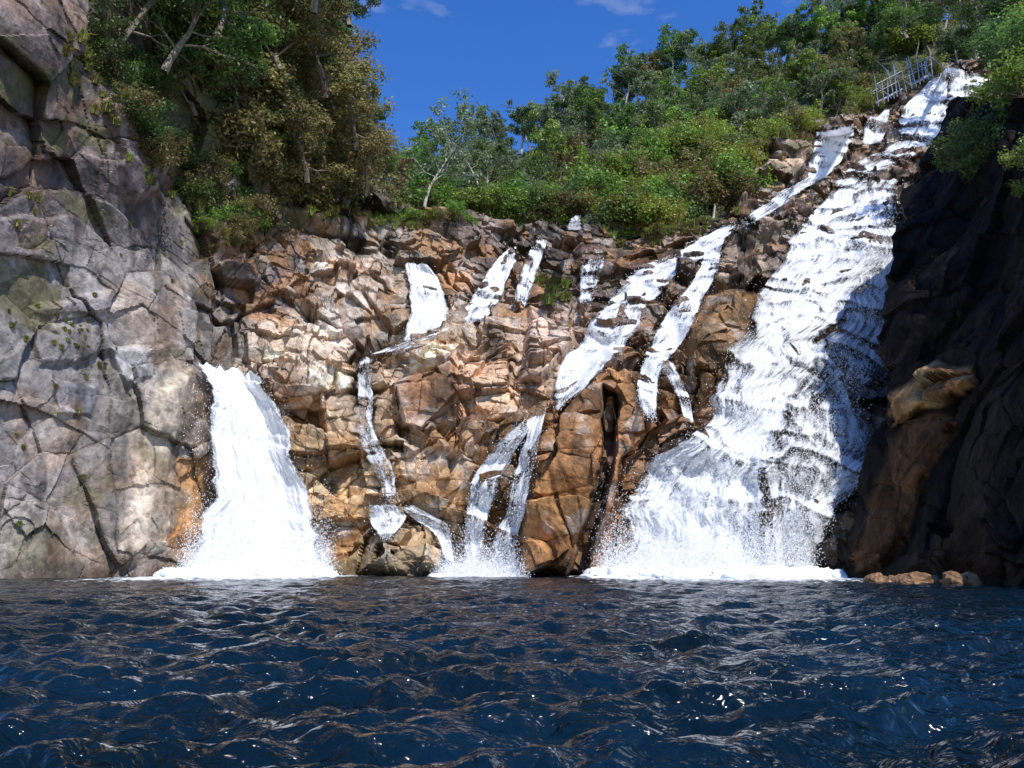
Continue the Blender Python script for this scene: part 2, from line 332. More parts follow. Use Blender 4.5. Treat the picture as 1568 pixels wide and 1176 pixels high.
# colour
CB=[(0,600,170,(.21,.195,.19)),(120,420,110,(.25,.23,.22)),(60,150,130,(.14,.105,.095)),(0,300,90,(.10,.08,.08)),(100,750,90,(.21,.17,.15)),(60,840,40,(.18,.16,.09)),(250,430,60,(.24,.21,.20)),(200,280,70,(.14,.105,.11)),  # dark top-left blob puts that corner's shade into the rock colour
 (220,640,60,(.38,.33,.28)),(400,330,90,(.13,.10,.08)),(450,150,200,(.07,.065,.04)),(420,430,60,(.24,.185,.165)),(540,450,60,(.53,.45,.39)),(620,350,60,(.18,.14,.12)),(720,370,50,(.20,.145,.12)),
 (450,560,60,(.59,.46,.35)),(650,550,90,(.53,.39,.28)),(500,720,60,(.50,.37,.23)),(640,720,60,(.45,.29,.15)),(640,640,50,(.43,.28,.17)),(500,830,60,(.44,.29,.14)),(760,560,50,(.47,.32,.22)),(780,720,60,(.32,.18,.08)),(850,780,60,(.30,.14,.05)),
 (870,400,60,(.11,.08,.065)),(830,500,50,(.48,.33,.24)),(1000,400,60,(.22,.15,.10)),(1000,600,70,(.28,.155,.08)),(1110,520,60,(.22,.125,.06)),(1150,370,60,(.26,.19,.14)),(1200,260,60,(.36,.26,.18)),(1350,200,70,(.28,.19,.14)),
 (1250,450,80,(.13,.10,.08)),(1250,650,90,(.08,.06,.055)),(1350,450,60,(.05,.04,.035)),(1250,800,60,(.09,.07,.06)),(1400,800,80,(.04,.03,.025)),(1500,300,90,(.04,.03,.025)),(330,760,40,(.32,.18,.08))]  # near-black far-right blobs paint the shadow there into the rock
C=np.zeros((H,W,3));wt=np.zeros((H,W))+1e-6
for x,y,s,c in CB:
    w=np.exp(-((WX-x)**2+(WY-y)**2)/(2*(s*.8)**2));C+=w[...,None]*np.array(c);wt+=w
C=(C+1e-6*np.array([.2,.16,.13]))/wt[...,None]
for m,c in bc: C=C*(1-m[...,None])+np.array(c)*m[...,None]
def shade(C,V,c1,c2,c3,i1,i2,i3,n2,seed,orange=.5,pale=.55):
    br=(.70+.60*i2)*(.88+.24*np.modf(i3*77.7)[0])*(.80+.40*np.modf(i1*31.)[0])
    C=C*br[...,None]
    st=sstep(.50,.66,fbm(V*np.array([1.,1.,.25]),5,seed+200))
    C=C*(1-.6*st[...,None])
    og=sstep(.52,.64,fbm(V*.5,4,seed+210))*orange
    C=C*(1-og[...,None])+np.array([.38,.19,.065])*og[...,None]*(.4+.6*br[...,None])
    pl=sstep(.54,.68,fbm(V*.9+40,5,seed+220))*pale
    C=C*(1-pl[...,None])+np.array([.54,.50,.45])*pl[...,None]*(.4+.6*np.minimum(1,C.sum(-1,keepdims=True)*1.6))
    sp=sstep(.58,.70,fbm(V*3.2,4,seed+230));C=C*(1-.4*sp[...,None])
    ck=1-.65*np.clip(c1*.8+c2*.7+c3*.5,0,1);C=C*ck[...,None]
    return C
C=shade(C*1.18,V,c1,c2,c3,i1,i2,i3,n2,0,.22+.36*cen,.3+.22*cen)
wet=np.zeros((H,W))
def resamp(pl,n):
    pl=np.array(pl,float);t=np.linspace(0,1,len(pl));tt=np.linspace(0,1,n)
    x=np.interp(tt,t,pl[:,0]);y=np.interp(tt,t,pl[:,1])
    k=max(1,n//(len(pl)*3));
    def sm(a):
        b=np.pad(a,k,mode='reflect',reflect_type='odd');return np.convolve(b,np.ones(2*k+1)/(2*k+1),'valid')
    return np.stack([sm(x),sm(y)],-1)
def cellof(px,py):
    c=np.clip((px-px0)/stp,0,W-1.001);tp=np.interp(px,PX,top);r=np.clip((py-tp)/(BOT-tp)*(H-1),0,H-1.001);return r,c
for nm,L,Rr,dn,of,nd in FALLS:
    a=resamp(L,300);b=resamp(Rr,300);t=np.linspace(0,1,80)[None,:,None];q=a[:,None]*(1-t)+b[:,None]*t
    r,c=cellof(q[...,0],q[...,1]);wet[r.astype(int),c.astype(int)]=1
wet=np.clip(blur(blur(wet,6),5)*1.7,0,1)
wet=np.maximum(wet,sstep(1.0,.0,V[...,2]-.8*n2))
C=C*(1-.65*wet[...,None])+np.array([.05,.028,.014])*.6*wet[...,None]
mg=fbm(V*.6+70,5,300)
veg=np.maximum(sstep(330,200,WY)*sstep(230,330,WX)*sstep(700,560,WX), sstep(.6,.7,mg)*sstep(520,300,WY)*.7)
veg=np.maximum(veg,sstep(.58,.68,mg)*sstep(1000,600,GY)*sstep(350,150,GX)*.7)
veg=np.clip(veg,0,1)*(1-wet)
C=C*(1-veg[...,None])+np.array([.085,.085,.03])*(.5+mg[...,None])*veg[...,None]
C=np.clip(C,.006,.70)
K=8
back=np.stack([V[0]+np.array([0,k*1.6,-.06*k*k]) for k in range(K,0,-1)])
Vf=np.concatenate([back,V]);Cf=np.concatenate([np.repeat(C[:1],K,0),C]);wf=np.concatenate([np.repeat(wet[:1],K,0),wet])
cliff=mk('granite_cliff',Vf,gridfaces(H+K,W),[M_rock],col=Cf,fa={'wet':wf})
YD=V[...,1].copy()
ym=YD.copy()
for s in (1,2,4):
    ym=np.minimum(ym,np.roll(ym,s,0));ym=np.minimum(ym,np.roll(ym,s,1));ym=np.minimum(ym,np.roll(ym,-s,0));ym=np.minimum(ym,np.roll(ym,-s,1))
YS=blur(ym*.65+YD*.35,3)
YR=blur(YD,9)-blur(YD,1)
def samp(G,px,py):
    r,c=cellof(px,py);r0=r.astype(int);c0=c.astype(int);fr=r-r0;fc=c-c0
    return (G[r0,c0]*(1-fr)*(1-fc)+G[r0+1,c0]*fr*(1-fc)+G[r0,c0+1]*(1-fr)*fc+G[r0+1,c0+1]*fr*fc)
# ---------------------------------------------------------------- falls
def sm2(a,ks,kt):
    for ax,k in ((0,ks),(1,kt)):
        if k<1: continue
        a=np.moveaxis(a,ax,0);b=np.pad(a,[(k+1,k)]+[(0,0)],mode='edge');c=np.cumsum(b,0);a=(c[2*k+1:]-c[:-2*k-1])/(2*k+1);a=np.moveaxis(a,0,ax)
    return a
def mn1(a,k):
    b=np.pad(a,[(k,k),(0,0)],mode='edge');o=b[k:-k].copy() if k else a
    for j in range(2*k+1): o=np.minimum(o,b[j:j+a.shape[0]])
    return o
base_pts=[];drops=[];EW=empty('waterfall_cascades')
for fi,(nm,L,Rr,dn,of,nd) in enumerate(FALLS):
    ln=np.hypot(*(np.array(L[0])-np.array(L[-1])))
    ns=int(max(20,ln/1.5));wd=max(np.hypot(*(np.array(x)-np.array(y))) for x,y in zip(L,Rr));nt=int(max(12,wd/1.5))
    a=resamp(L,ns);b=resamp(Rr,ns)
    s=np.linspace(0,1,ns)
    wa=min(wd*.2,24)
    ea=(fbm(np.stack([s*ln/38,s*0,s*0+fi],-1),4,400)-.5)*2*wa;eb=(fbm(np.stack([s*ln/38,s*0+5,s*0+fi],-1),4,401)-.5)*2*wa
    dirv=(b-a);dirv/=np.linalg.norm(dirv,axis=1,keepdims=True)+1e-9
    a=a+dirv*ea[:,None];b=b+dirv*eb[:,None]
    t=np.linspace(0,1,nt)[None,:,None];q=a[:,None]*(1-t)+b[:,None]*t
    s=s[:,None]*np.ones((1,nt));tt=t[...,0]*np.ones((ns,1))
    lip=(fbm(np.stack([tt*wd/14,s*0,s*0+fi],-1),3,402)-.5)*14*(1-s)**6
    q[...,1]+=lip
    yb=samp(YS,q[...,0],q[...,1])
    if fi==0:
        lin=sm2(yb,0,12)[:1]*(1-s)+(34.2)*s
        need=np.clip((lin-yb).max(),0,1.6); dd=lin-need*np.clip(s*4,0,1)-of*.4
    elif fi in (20,21): dd=sm2(mn1(yb,7)*.75+yb*.25,9,5)-of
    elif fi==22: dd=sm2(mn1(yb,6),8,6)-of
    else: dd=sm2(mn1(yb,3)*.7+yb*.3,4,2)-of
    Wd=P(q[...,0],q[...,1],dd)
    wm=np.linalg.norm(Wd[:,-1]-Wd[:,0],axis=-1).mean();lm=np.linalg.norm(np.diff(Wd[:,nt//2],axis=0),axis=-1).sum()
    st=fbm(np.stack([tt*wm*2.2,s*lm*.22,s*0+fi*3],-1),4,500+fi)-.5
    st2=fbm(np.stack([tt*wm*6,s*lm*1.2,s*0+fi*3],-1),3,600+fi)-.5
    dd=dd-st*.55-st2*.24
    Wd=P(q[...,0],q[...,1],dd)
    e=1-np.abs(2*tt-1)
    patch=fbm(np.stack([tt*wm*.6,s*lm*.16,s*0+fi*7],-1),4,700+fi)-.5
    pr=np.clip(samp(YR,q[...,0],q[...,1]),-.4,.6)
    dens=dn*(sstep(-.05,.38,e)*.35+.65)+patch*1.6*max(.10,1.12-dn)-pr*(.42 if fi else 0)
    dens=dens-.35*sstep(.12,.0,e)-(.3*sstep(.05,0,s) if fi!=0 else .1*sstep(.03,0,s))
    if fi in (20,21): dens=dens+.12*sstep(.75,1,s)*sstep(.8,.3,np.abs(2*tt-1))
    if fi not in (0,20,21,22,9,10): dens=dens-.3*sstep(.9,1,s)
    uv=np.stack([tt*wm+fi*13.7,s*lm],-1)
    mk('cascade_%d'%fi,Wd,gridfaces(ns,nt),[M_fall],uv=uv,fa={'dens':dens},smooth=True,parent=EW)
    ks=rng.random(nd)**.75;kt=rng.normal(.5,.24,nd)
    A=a[(ks*(ns-1)).astype(int)];Bq=b[(ks*(ns-1)).astype(int)]
    q2=A*(1-kt[:,None])+Bq*kt[:,None]
    dd=samp(YS,q2[:,0],q2[:,1])-of-rng.random(nd)*.9
    pp=P(q2[:,0],q2[:,1],dd);pp[:,2]=np.maximum(pp[:,2]+rng.normal(0,.08,nd),.02);drops.append(pp)
    if L[-1][1]>860:
        for kk in np.linspace(.02,.98,24):
            x=L[-1][0]*(1-kk)+Rr[-1][0]*kk
            y=float(samp(YS,np.array([x]),np.array([880.]))[0])-of
            base_pts.append((*P(x,880,y)[:2],1.6 if fi==0 else (1.5 if fi>=20 else .6)))
        nb=int((Rr[-1][0]-L[-1][0])*190)
        x=rng.uniform(L[-1][0]-4,Rr[-1][0]+4,nb)+rng.normal(0,9,nb);y=samp(YS,x,x*0+880)-of-rng.random(nb)**2*2.6
        pp=P(x,x*0+880,y);pp[:,2]=rng.exponential(.7 if (fi==0 or fi>=20) else .35,nb);drops.append(pp)
dp=np.concatenate(drops);n=len(dp)
wz=rng.uniform(.005,.016,n)*(dp[:,1]/35);hz=wz*rng.uniform(1,3.,n)
an=rng.normal(0,.35,n);ux=np.stack([np.cos(an),rng.normal(0,.4,n),np.sin(an)],-1);uz=np.stack([-np.sin(an),rng.normal(0,.3,n),np.cos(an)],-1)
ux*=wz[:,None];uz*=hz[:,None]
Vd=np.stack([dp-uz,dp+ux,dp+uz,dp-ux],1)
mk('waterfall_spray',Vd,np.arange(4*n).reshape(-1,4),[M_drop])
bp=np.array(base_pts)
ga=np.linspace(0,math.pi/2,10)[:,None];gb=np.linspace(0,2*math.pi,22)[None]
dome=np.stack([np.sin(ga)*np.cos(gb),np.sin(ga)*np.sin(gb),np.cos(ga)+0*gb],-1)
FV=[];FFm=[];k0=0
for j,b0 in enumerate(bp):
    for r_ in range(4):
        s_=rng.uniform(.2,.55)*b0[2]
        cx=b0[0]+rng.normal(0,.25);cy=b0[1]-rng.random()*1.8*b0[2]
        dv=dome*np.array([s_,s_*1.1,s_*.55])*(.35+1.2*fbm(dome*3.5+j*3+r_,4,88)[...,None])+np.array([cx,cy,-.06])
        FV.append(dv.reshape(-1,3));FFm.append(gridfaces(10,22)+k0);k0+=220
mk('waterfall_foam',np.concatenate(FV),np.concatenate(FFm),[M_drop],smooth=True)
# ---------------------------------------------------------------- right shaded wall
RW=330;RH=520
PYr=np.linspace(150,960,RH)[:,None]
xL=np.interp(PYr[:,0],[150,230,290,400,560,640,700,780,880,960],[1470,1432,1384,1370,1352,1352,1335,1312,1296,1290])
xL=xL+(fbm(np.stack([PYr[:,0]/25,PYr[:,0]*0,PYr[:,0]*0],-1),4,900)-.5)*22
uu=np.linspace(0,1,RW)[None,:]
RX=xL[:,None]+(1800-xL[:,None])*uu;RY=PYr*np.ones_like(RX)
DR=tps_fit([(1290,900,30),(1320,760,31),(1350,560,33),(1375,350,37),(1420,200,41),(1400,900,25.5),(1500,900,21.5),(1568,900,19.5),(1800,900,14.5),(1450,600,27.5),(1568,600,21.5),(1800,600,15.5),(1500,350,30),(1568,250,27),(1800,200,19)])
dr=DR(RX,RY)
rwx=RX+(fbm(np.stack([RX/40,RY/40,RX*0],-1),4,13)-.5)*26;rwy=RY+(fbm(np.stack([RX/40,RY/40,RX*0+5],-1),4,14)-.5)*26
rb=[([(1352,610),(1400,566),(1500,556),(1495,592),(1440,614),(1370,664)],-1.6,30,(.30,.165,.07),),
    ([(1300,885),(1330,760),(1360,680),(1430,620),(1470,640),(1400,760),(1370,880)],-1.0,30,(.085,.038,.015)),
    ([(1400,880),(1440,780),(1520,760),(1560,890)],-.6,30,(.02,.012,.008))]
CR=np.zeros(RX.shape+(3,))+np.array([.009,.0068,.006])  # near-black base: the wall's shade is put into its colour
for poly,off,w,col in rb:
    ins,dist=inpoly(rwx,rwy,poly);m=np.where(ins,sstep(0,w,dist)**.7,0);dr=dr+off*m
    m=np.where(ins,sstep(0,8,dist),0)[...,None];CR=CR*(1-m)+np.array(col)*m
BR=P(RX,RY,dr);NR=np.cross(np.gradient(BR,axis=1),np.gradient(BR,axis=0));NR/=np.linalg.norm(NR,axis=-1,keepdims=True);NR*=np.sign(-(NR*(BR-CAM)).sum(-1,keepdims=True))
NR=blur(NR,20);NR/=np.linalg.norm(NR,axis=-1,keepdims=True)
VR,(a1,a2,a3,j1,j2,j3,m1,m2,_)=rocky(BR,NR,RX*0,1000,.5,0,.1)
CRs=shade(CR,VR,a1,a2,a3,j1,j2,j3,m2,1000,0.0)
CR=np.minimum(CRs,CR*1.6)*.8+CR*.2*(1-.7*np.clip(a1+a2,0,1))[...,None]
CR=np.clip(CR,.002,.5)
K2=12
lb=np.stack([VR[:,0]+np.array([.66*k,1.1*k,0]) for k in range(K2,0,-1)],1)
VR=np.concatenate([lb,VR],1);CR=np.concatenate([np.repeat(CR[:,:1],K2,1),CR],1)
tb=np.stack([VR[0]+np.array([.9*k,1.0*k,.1*k]) for k in range(6,0,-1)]);VR=np.concatenate([tb,VR]);CR=np.concatenate([np.repeat(CR[:1],6,0),CR])
mk('shaded_rock_wall',VR,gridfaces(*VR.shape[:2]),[M_shade_tint],col=CR,fa={'wet':np.full(VR.shape[:2],.1)})
# ---------------------------------------------------------------- hillside behind
DH=tps_fit([(450,400,60),(620,350,64),(900,380,64),(1150,350,66),(1300,220,80),(1500,120,86),(1600,0,92),(1000,200,95),(800,260,98),(650,300,98),(500,300,98),(1200,110,98),(1350,40,98),(1700,-60,98),(1700,200,84)])
HX=np.linspace(440,1900,300);ht=np.interp(HX,[380,620,700,780,850,940,1000,1100,1200,1300,1450,1600,1900],[300,285,262,240,218,180,148,118,98,68,30,-10,-60])
hbot=np.interp(HX,[440,620,900,1130,1300,1900],[335,348,372,350,230,200])
vv=np.linspace(0,1,120)[:,None];hx=HX[None]*np.ones((120,1));hy=ht[None]+(hbot[None]-ht[None])*vv
Hs=P(hx,hy,np.maximum(DH(hx,hy),60));Hs+= (fbm(Hs*.2,4,33)[...,None]-.5)*2.0
hb=np.stack([Hs[0]+np.array([0,6.*k,-.5*k*k]) for k in range(8,0,-1)]);Hs=np.concatenate([hb,Hs])
HC=np.array([.05,.065,.025])*(.5+fbm(Hs*.5,4,34)[...,None])
mk('forested_hillside',Hs,gridfaces(*Hs.shape[:2]),[M_rock],col=HC,fa={'wet':np.zeros(Hs.shape[:2])},smooth=True)
# ---------------------------------------------------------------- pool
na,nr=800,700
ra=np.exp(np.linspace(math.log(.5),math.log(75),nr))[:,None];aa=np.radians(np.linspace(-80,80,na))[None]
WXp=ra*np.sin(aa);WYp=ra*np.cos(aa);sp=ra*np.ones_like(aa)*(math.log(75/.5)/nr)
z=np.zeros_like(WXp);wr=np.random.default_rng(3)
q3=np.stack([WXp*.9,WYp*.9,WXp*0],-1)
wxx=WXp+.34*(fbm(q3,3,50)-.5)*2;wyy=WYp+.34*(fbm(q3+9,3,51)-.5)*2
for k in range(64):
    lam=.09*(11**(wr.random()));th=wr.normal(-1.45,.65);kk=2*math.pi/lam
    ph=wr.random()*6.28;amp=.0105*lam**.9
    arg=kk*(wxx*math.cos(th)+wyy*math.sin(th))+ph
    att=sstep(.45,.18,sp/lam)
    z+=amp*att*(1-2*np.abs(np.sin(arg/2))**1.15)
z*=.65+.8*fbm(np.stack([WXp*.35,WYp*.35,WXp*0],-1),2,53)
fo=np.zeros_like(z)
far=WYp>12
dist=np.full(far.sum(),0.);fx=WXp[far];fy=WYp[far]
for b0 in bp: dist=np.maximum(dist,np.exp(-np.hypot((fx-b0[0])*1.2,(fy-b0[1])*.24)/(1.1*b0[2])))
fo[far]=dist*1.2
mk('plunge_pool_water',np.stack([WXp,WYp,z],-1),gridfaces(nr,na),[M_pool],fa={'foam':fo},smooth=True)
# ---------------------------------------------------------------- trees
def tubes(segs,k=5):
    s=np.array(segs,float);p0=s[:,0:3];p1=s[:,3:6];r0=s[:,6];r1=s[:,7];dv=p1-p0;dv/=np.linalg.norm(dv,axis=1,keepdims=True)+1e-9
    a=np.cross(dv,np.array([.31,.77,.2]));a/=np.linalg.norm(a,axis=1,keepdims=True)+1e-9;b=np.cross(dv,a)
    th=np.arange(k)/k*2*math.pi
    ring=a[:,None]*np.cos(th)[None,:,None]+b[:,None]*np.sin(th)[None,:,None]
    Vt=np.concatenate([p0[:,None]+ring*r0[:,None,None],p1[:,None]+ring*r1[:,None,None]],1)
    i=np.arange(k);f=np.stack([i,(i+1)%k,(i+1)%k+k,i+k],1);Ft=(f[None]+(np.arange(len(s))*2*k)[:,None,None]).reshape(-1,4)
    return Vt.reshape(-1,3),Ft
PAL={'green':[(.045,.085,.018),(.07,.12,.025),(.10,.15,.03),(.035,.06,.02)],
     'bright':[(.08,.15,.02),(.12,.19,.03),(.15,.20,.035),(.05,.10,.02)],
     'grey':[(.07,.10,.05),(.10,.13,.065),(.13,.15,.08),(.05,.07,.035)],
     'dry':[(.11,.10,.032),(.13,.11,.04),(.08,.09,.025),(.15,.11,.045),(.07,.06,.025)],
     'dark':[(.03,.06,.014),(.045,.08,.016),(.02,.04,.012),(.07,.10,.02)],
     'yellow':[(.12,.15,.018),(.15,.16,.02),(.09,.13,.02),(.17,.15,.03)],
     'rust':[(.11,.10,.035),(.13,.085,.035),(.08,.10,.03)]}
def treemesh(name,seed,Ht,R,nl,ls,pal,trunk=.35,bark=0,spread=1.,clr=.22,bush=False,tr=.035):
    g=np.random.default_rng(seed);segs=[];cl=[]
    n=6;p=np.zeros(3);pts=[p];dr=np.array([g.normal(0,.12),g.normal(0,.12),1.])
    for k in range(n):
        dr=dr+g.normal(0,.13,3)*np.array([1,1,.2]);dr/=np.linalg.norm(dr);p=p+dr*Ht*.85/n;pts.append(p)
    r=Ht*tr
    if not bush:
        for k in range(n): segs.append((*pts[k],*pts[k+1],r*(1-k/n*.8),r*(1-(k+1)/n*.8)))
    nb=13 if not bush else 16
    for k in range(nb):
        h=trunk+(1-trunk)*(k+.5)/nb if not bush else g.uniform(0,.25)
        f=h*n;i=min(n-1,int(f));st=pts[i]*(1-(f-i))+pts[i+1]*(f-i)
        az=k*2.4+g.normal(0,.4);el=g.uniform(.15,.75)+(.5*h if not bush else g.uniform(0,.7))
        L=R*g.uniform(.65,1.1)*(1.05-.45*abs(h-.55)) if not bush else Ht*g.uniform(.5,1)
        dv=np.array([math.cos(az)*math.cos(el)*spread,math.sin(az)*math.cos(el)*spread,math.sin(el)])
        rb=r*.38*(1-h*.5);q0=st
        for s in range(3):
            dv2=dv+g.normal(0,.22,3);dv2/=np.linalg.norm(dv2);q1=q0+dv2*L/3
            segs.append((*q0,*q1,rb*(1-s*.28),rb*(.72-s*.26)))
            for w in range(3):
                d3=dv2+g.normal(0,.65,3);d3/=np.linalg.norm(d3);q2=q1+d3*L*g.uniform(.2,.42)
                segs.append((*q1,*q2,rb*.35,rb*.1))
                if s>0 or w==0: cl.append(q2)
            q0=q1
        cl.append(q0)
    cl=np.array(cl);m=len(cl);wt=g.random(m)**1.2+.15;wt/=wt.sum()
    ci=g.choice(m,nl,p=wt);cr=R*clr*g.uniform(.6,1.25,m)
    o=g.normal(0,1,(nl,3));o/=np.linalg.norm(o,axis=1,keepdims=True);o*=(g.random(nl)**.45)[:,None]
    pos=cl[ci]+o*cr[ci][:,None]*np.array([1,1,.7])
    nn=g.normal(0,1,(nl,3))*.7+np.array([0,-.25,.6])+o*.7;nn/=np.linalg.norm(nn,axis=1,keepdims=True)
    a=np.cross(nn,g.normal(0,1,(nl,3)));a/=np.linalg.norm(a,axis=1,keepdims=True);b=np.cross(nn,a)
    sz=ls*g.uniform(.6,1.4,nl);a*=sz[:,None];b*=(sz*.48)[:,None]
    Lv=np.stack([pos-a,pos+b-a*.1,pos+a,pos-b-a*.1],1).reshape(-1,3);Lf=np.arange(4*nl).reshape(-1,4)
    pc=np.array(PAL[pal]);cc=pc[g.integers(0,len(pc),m)][ci]*.6+pc[g.integers(0,len(pc),nl)]*.4;cc*=g.uniform(.7,1.3,(nl,1))
    Tv,Tf=tubes(segs)
    Vv=np.concatenate([Tv,Lv]);Ff=np.concatenate([Tf,Lf+len(Tv)])
    col=np.concatenate([np.full((len(Tv),3),.2),np.repeat(cc,4,0)])
    return mk(name,Vv,Ff,[M_pale if bark else M_bark,M_leaf],col=col,mi=np.concatenate([np.zeros(len(Tf)),np.ones(nl)]),link=False)
def inst(me,name,loc,sc,rz,parent=None,tilt=(0,0)):
    o=bpy.data.objects.new(name,me);bpy.context.scene.collection.objects.link(o)
    o.location=Vector([float(x) for x in loc]);o.scale=(sc,sc,sc*float(rng.uniform(.9,1.1)));o.rotation_euler=(tilt[0],tilt[1],rz)
    if parent:o.parent=parent
    return o
prot=[treemesh('tree_mesh',100+k,8,3.0,4600,.165,p,trunk=t,bark=b) for k,(p,t,b) in enumerate([('green',.3,0),('grey',.4,1),('green',.25,0),('bright',.3,0),('grey',.35,1),('dark',.25,0),('rust',.3,0)])]
tallp=[treemesh('tree_mesh',150+k,10,2.9,2600,.17,p,trunk=.5,bark=1,clr=.2,tr=.018) for k,p in enumerate(['grey','green'])]
bushp={p:[treemesh('bush_mesh',200+i*10+k,2.6,2.2,2400,.13,p,bush=True,clr=.3,tr=.03) for k in range(2)] for i,p in enumerate(['green','bright','dry','dark','yellow','rust'])}
def rpoly(poly,n):
    poly=np.array(poly,float);out=[];lo=poly.min(0);hi=poly.max(0)
    while len(out)<n:
        q=rng.uniform(lo,hi)
        if inpoly(np.array([q[0]]),np.array([q[1]]),poly.tolist())[0][0]: out.append(q)
    return out
E=empty('hillside_forest')
for x in np.arange(590,1640,14):
    y=np.interp(x,HX,ht)+rng.uniform(-2,16);dd=float(DH(x,y))
    if rng.random()<.42: inst(tallp[rng.integers(0,2)],'tree',P(x,y,dd)-[0,0,.4],rng.uniform(.75,1.1),rng.uniform(0,6.3),E)
    else: inst(prot[[0,1,2,3,4,1,4,5,6][rng.integers(0,9)]],'tree',P(x,y,dd)-[0,0,.4],rng.uniform(.6,1.1)*(.95 if x<800 else 1.05),rng.uniform(0,6.3),E)
for q in rpoly([(600,310),(800,265),(950,200),(1100,130),(1300,90),(1620,20),(1620,130),(1400,120),(1300,190),(1160,230),(1130,340),(880,350),(600,345)],185):
    dd=float(DH(*q));k=rng.random()
    if k<.18: inst(tallp[rng.integers(0,2)],'tree',P(q[0],q[1],dd)-[0,0,.5],rng.uniform(.6,.85),rng.uniform(0,6.3),E)
    elif k<.72: inst(prot[[0,1,2,3,4,1,4,3,6][rng.integers(0,9)]],'tree',P(q[0],q[1],dd)-[0,0,.5],rng.uniform(.5,1.0),rng.uniform(0,6.3),E)
    else: inst(bushp[['green','bright','rust','yellow'][rng.integers(0,4)]][rng.integers(0,2)],'bush',P(q[0],q[1],dd)-[0,0,.3],rng.uniform(1.,1.7),rng.uniform(0,6.3),E)
E2=empty('riverside_shrubs')
def onc(x,y):
    r,c=cellof(np.array([float(x)]),np.array([float(y)]));return V[int(r[0]),int(c[0])]
def scat(poly,n,kinds,s0,s1,par,dz=-.25,extra=0):
    for q in rpoly(poly,n):
        k=kinds[rng.integers(0,len(kinds))]
        inst(bushp[k][rng.integers(0,2)],'shrub',onc(*q)+np.array([0,extra,dz]),rng.uniform(s0,s1),rng.uniform(0,6.3),par)
for q in rpoly([(890,345),(930,270),(1000,230),(1100,215),(1160,250),(1160,310),(1100,335),(960,372)],60):
    inst(bushp[['bright','bright','green','yellow','rust'][rng.integers(0,5)]][rng.integers(0,2)],'shrub',P(q[0],q[1],float(np.interp(q[1],[215,370],[66,57]))),rng.uniform(.7,1.1),rng.uniform(0,6.3),E2)
for q in rpoly([(610,320),(760,320),(890,325),(890,345),(750,350),(610,335)],34):
    inst(bushp[['bright','green','dry','green'][rng.integers(0,4)]][rng.integers(0,2)],'shrub',P(q[0],q[1],60),rng.uniform(.5,.9),rng.uniform(0,6.3),E2)
scat([(1150,215),(1240,190),(1345,150),(1440,100),(1440,110),(1345,170),(1240,205),(1160,240)],26,['green','yellow','rust','dry'],.45,.8,E2)
E3=empty('clifftop_shrubs')
scat([(290,110),(420,-40),(520,90),(570,240),(600,318),(520,330),(420,318),(330,250)],110,['dry','dry','dry','rust','green'],.7,1.15,E3)
scat([(200,60),(300,-60),(470,-70),(380,60),(300,130)],36,['dark','green','dark'],.7,1.1,E3)
scat([(270,230),(420,300),(420,350),(300,330)],20,['dry','green','dry'],.3,.6,E3)
scat([(110,40),(220,100),(300,200),(290,290),(220,260),(170,160)],30,['dark','dry'],.3,.6,E3)
scat([(280,340),(400,340),(390,370),(300,380)],8,['bright','dry'],.22,.4,E3)
scat([(500,325),(730,345),(740,365),(560,350)],18,['dry','bright','green'],.2,.4,E3)
tm=[treemesh('tree_mesh',300+k,7,3.4,8000,.12,p,trunk=.2,spread=1.2) for k,p in enumerate(['dark','dry','green'])]
for x,y,dd,s,k in [(170,90,30,.8,0),(250,110,32,.85,0),(330,60,34,.9,2),(430,110,39,.95,1),(500,150,43,.95,1),(545,230,45,.7,1),(480,20,38,.85,0),(535,40,42,.7,0),(400,240,41,.8,1),(300,180,36,.7,1),(470,280,43,.75,1),(560,300,46,.6,1)]:
    inst(tm[k],'clifftop_tree',P(x,y,dd),s,rng.uniform(0,6.3),None,(.15,rng.uniform(0,.3)))
gm=treemesh('gum_mesh',411,11,4.2,2200,.17,'grey',trunk=.42,bark=1,clr=.2,tr=.014)
inst(gm,'gum_tree',P(648,330,58),.85,1.0)
inst(gm,'gum_tree',P(735,300,75),.7,3.0)
E4=empty('right_bank_shrubs')
def rb_(poly,n,kinds,s0,s1,d0,d1):
    for q in rpoly(poly,n):
        inst(bushp[kinds[rng.integers(0,len(kinds))]][rng.integers(0,2)],'shrub',P(q[0],q[1],rng.uniform(d0,d1)),rng.uniform(s0,s1),rng.uniform(0,6.3),E4)
rb_([(1520,40),(1650,0),(1650,200),(1560,180),(1525,110)],26,['yellow','bright','dark','green'],.4,.7,29,34)
rb_([(1470,235),(1530,190),(1680,170),(1680,290),(1520,280),(1450,268)],46,['dark','dark','green','dark'],.4,.7,31,37)
rb_([(1545,260),(1640,240),(1640,350),(1560,330)],8,['dark','bright'],.3,.5,24,27)
for x,y,dd,s,k in [(1475,50,75,1.1,0),(1545,90,60,1.0,0),(1590,120,45,1.,0),(1390,60,85,1.1,2),(1500,30,66,1.0,2)]:
    inst(tm[k],'bank_tree',P(x,y,dd),s,rng.uniform(0,6.3))
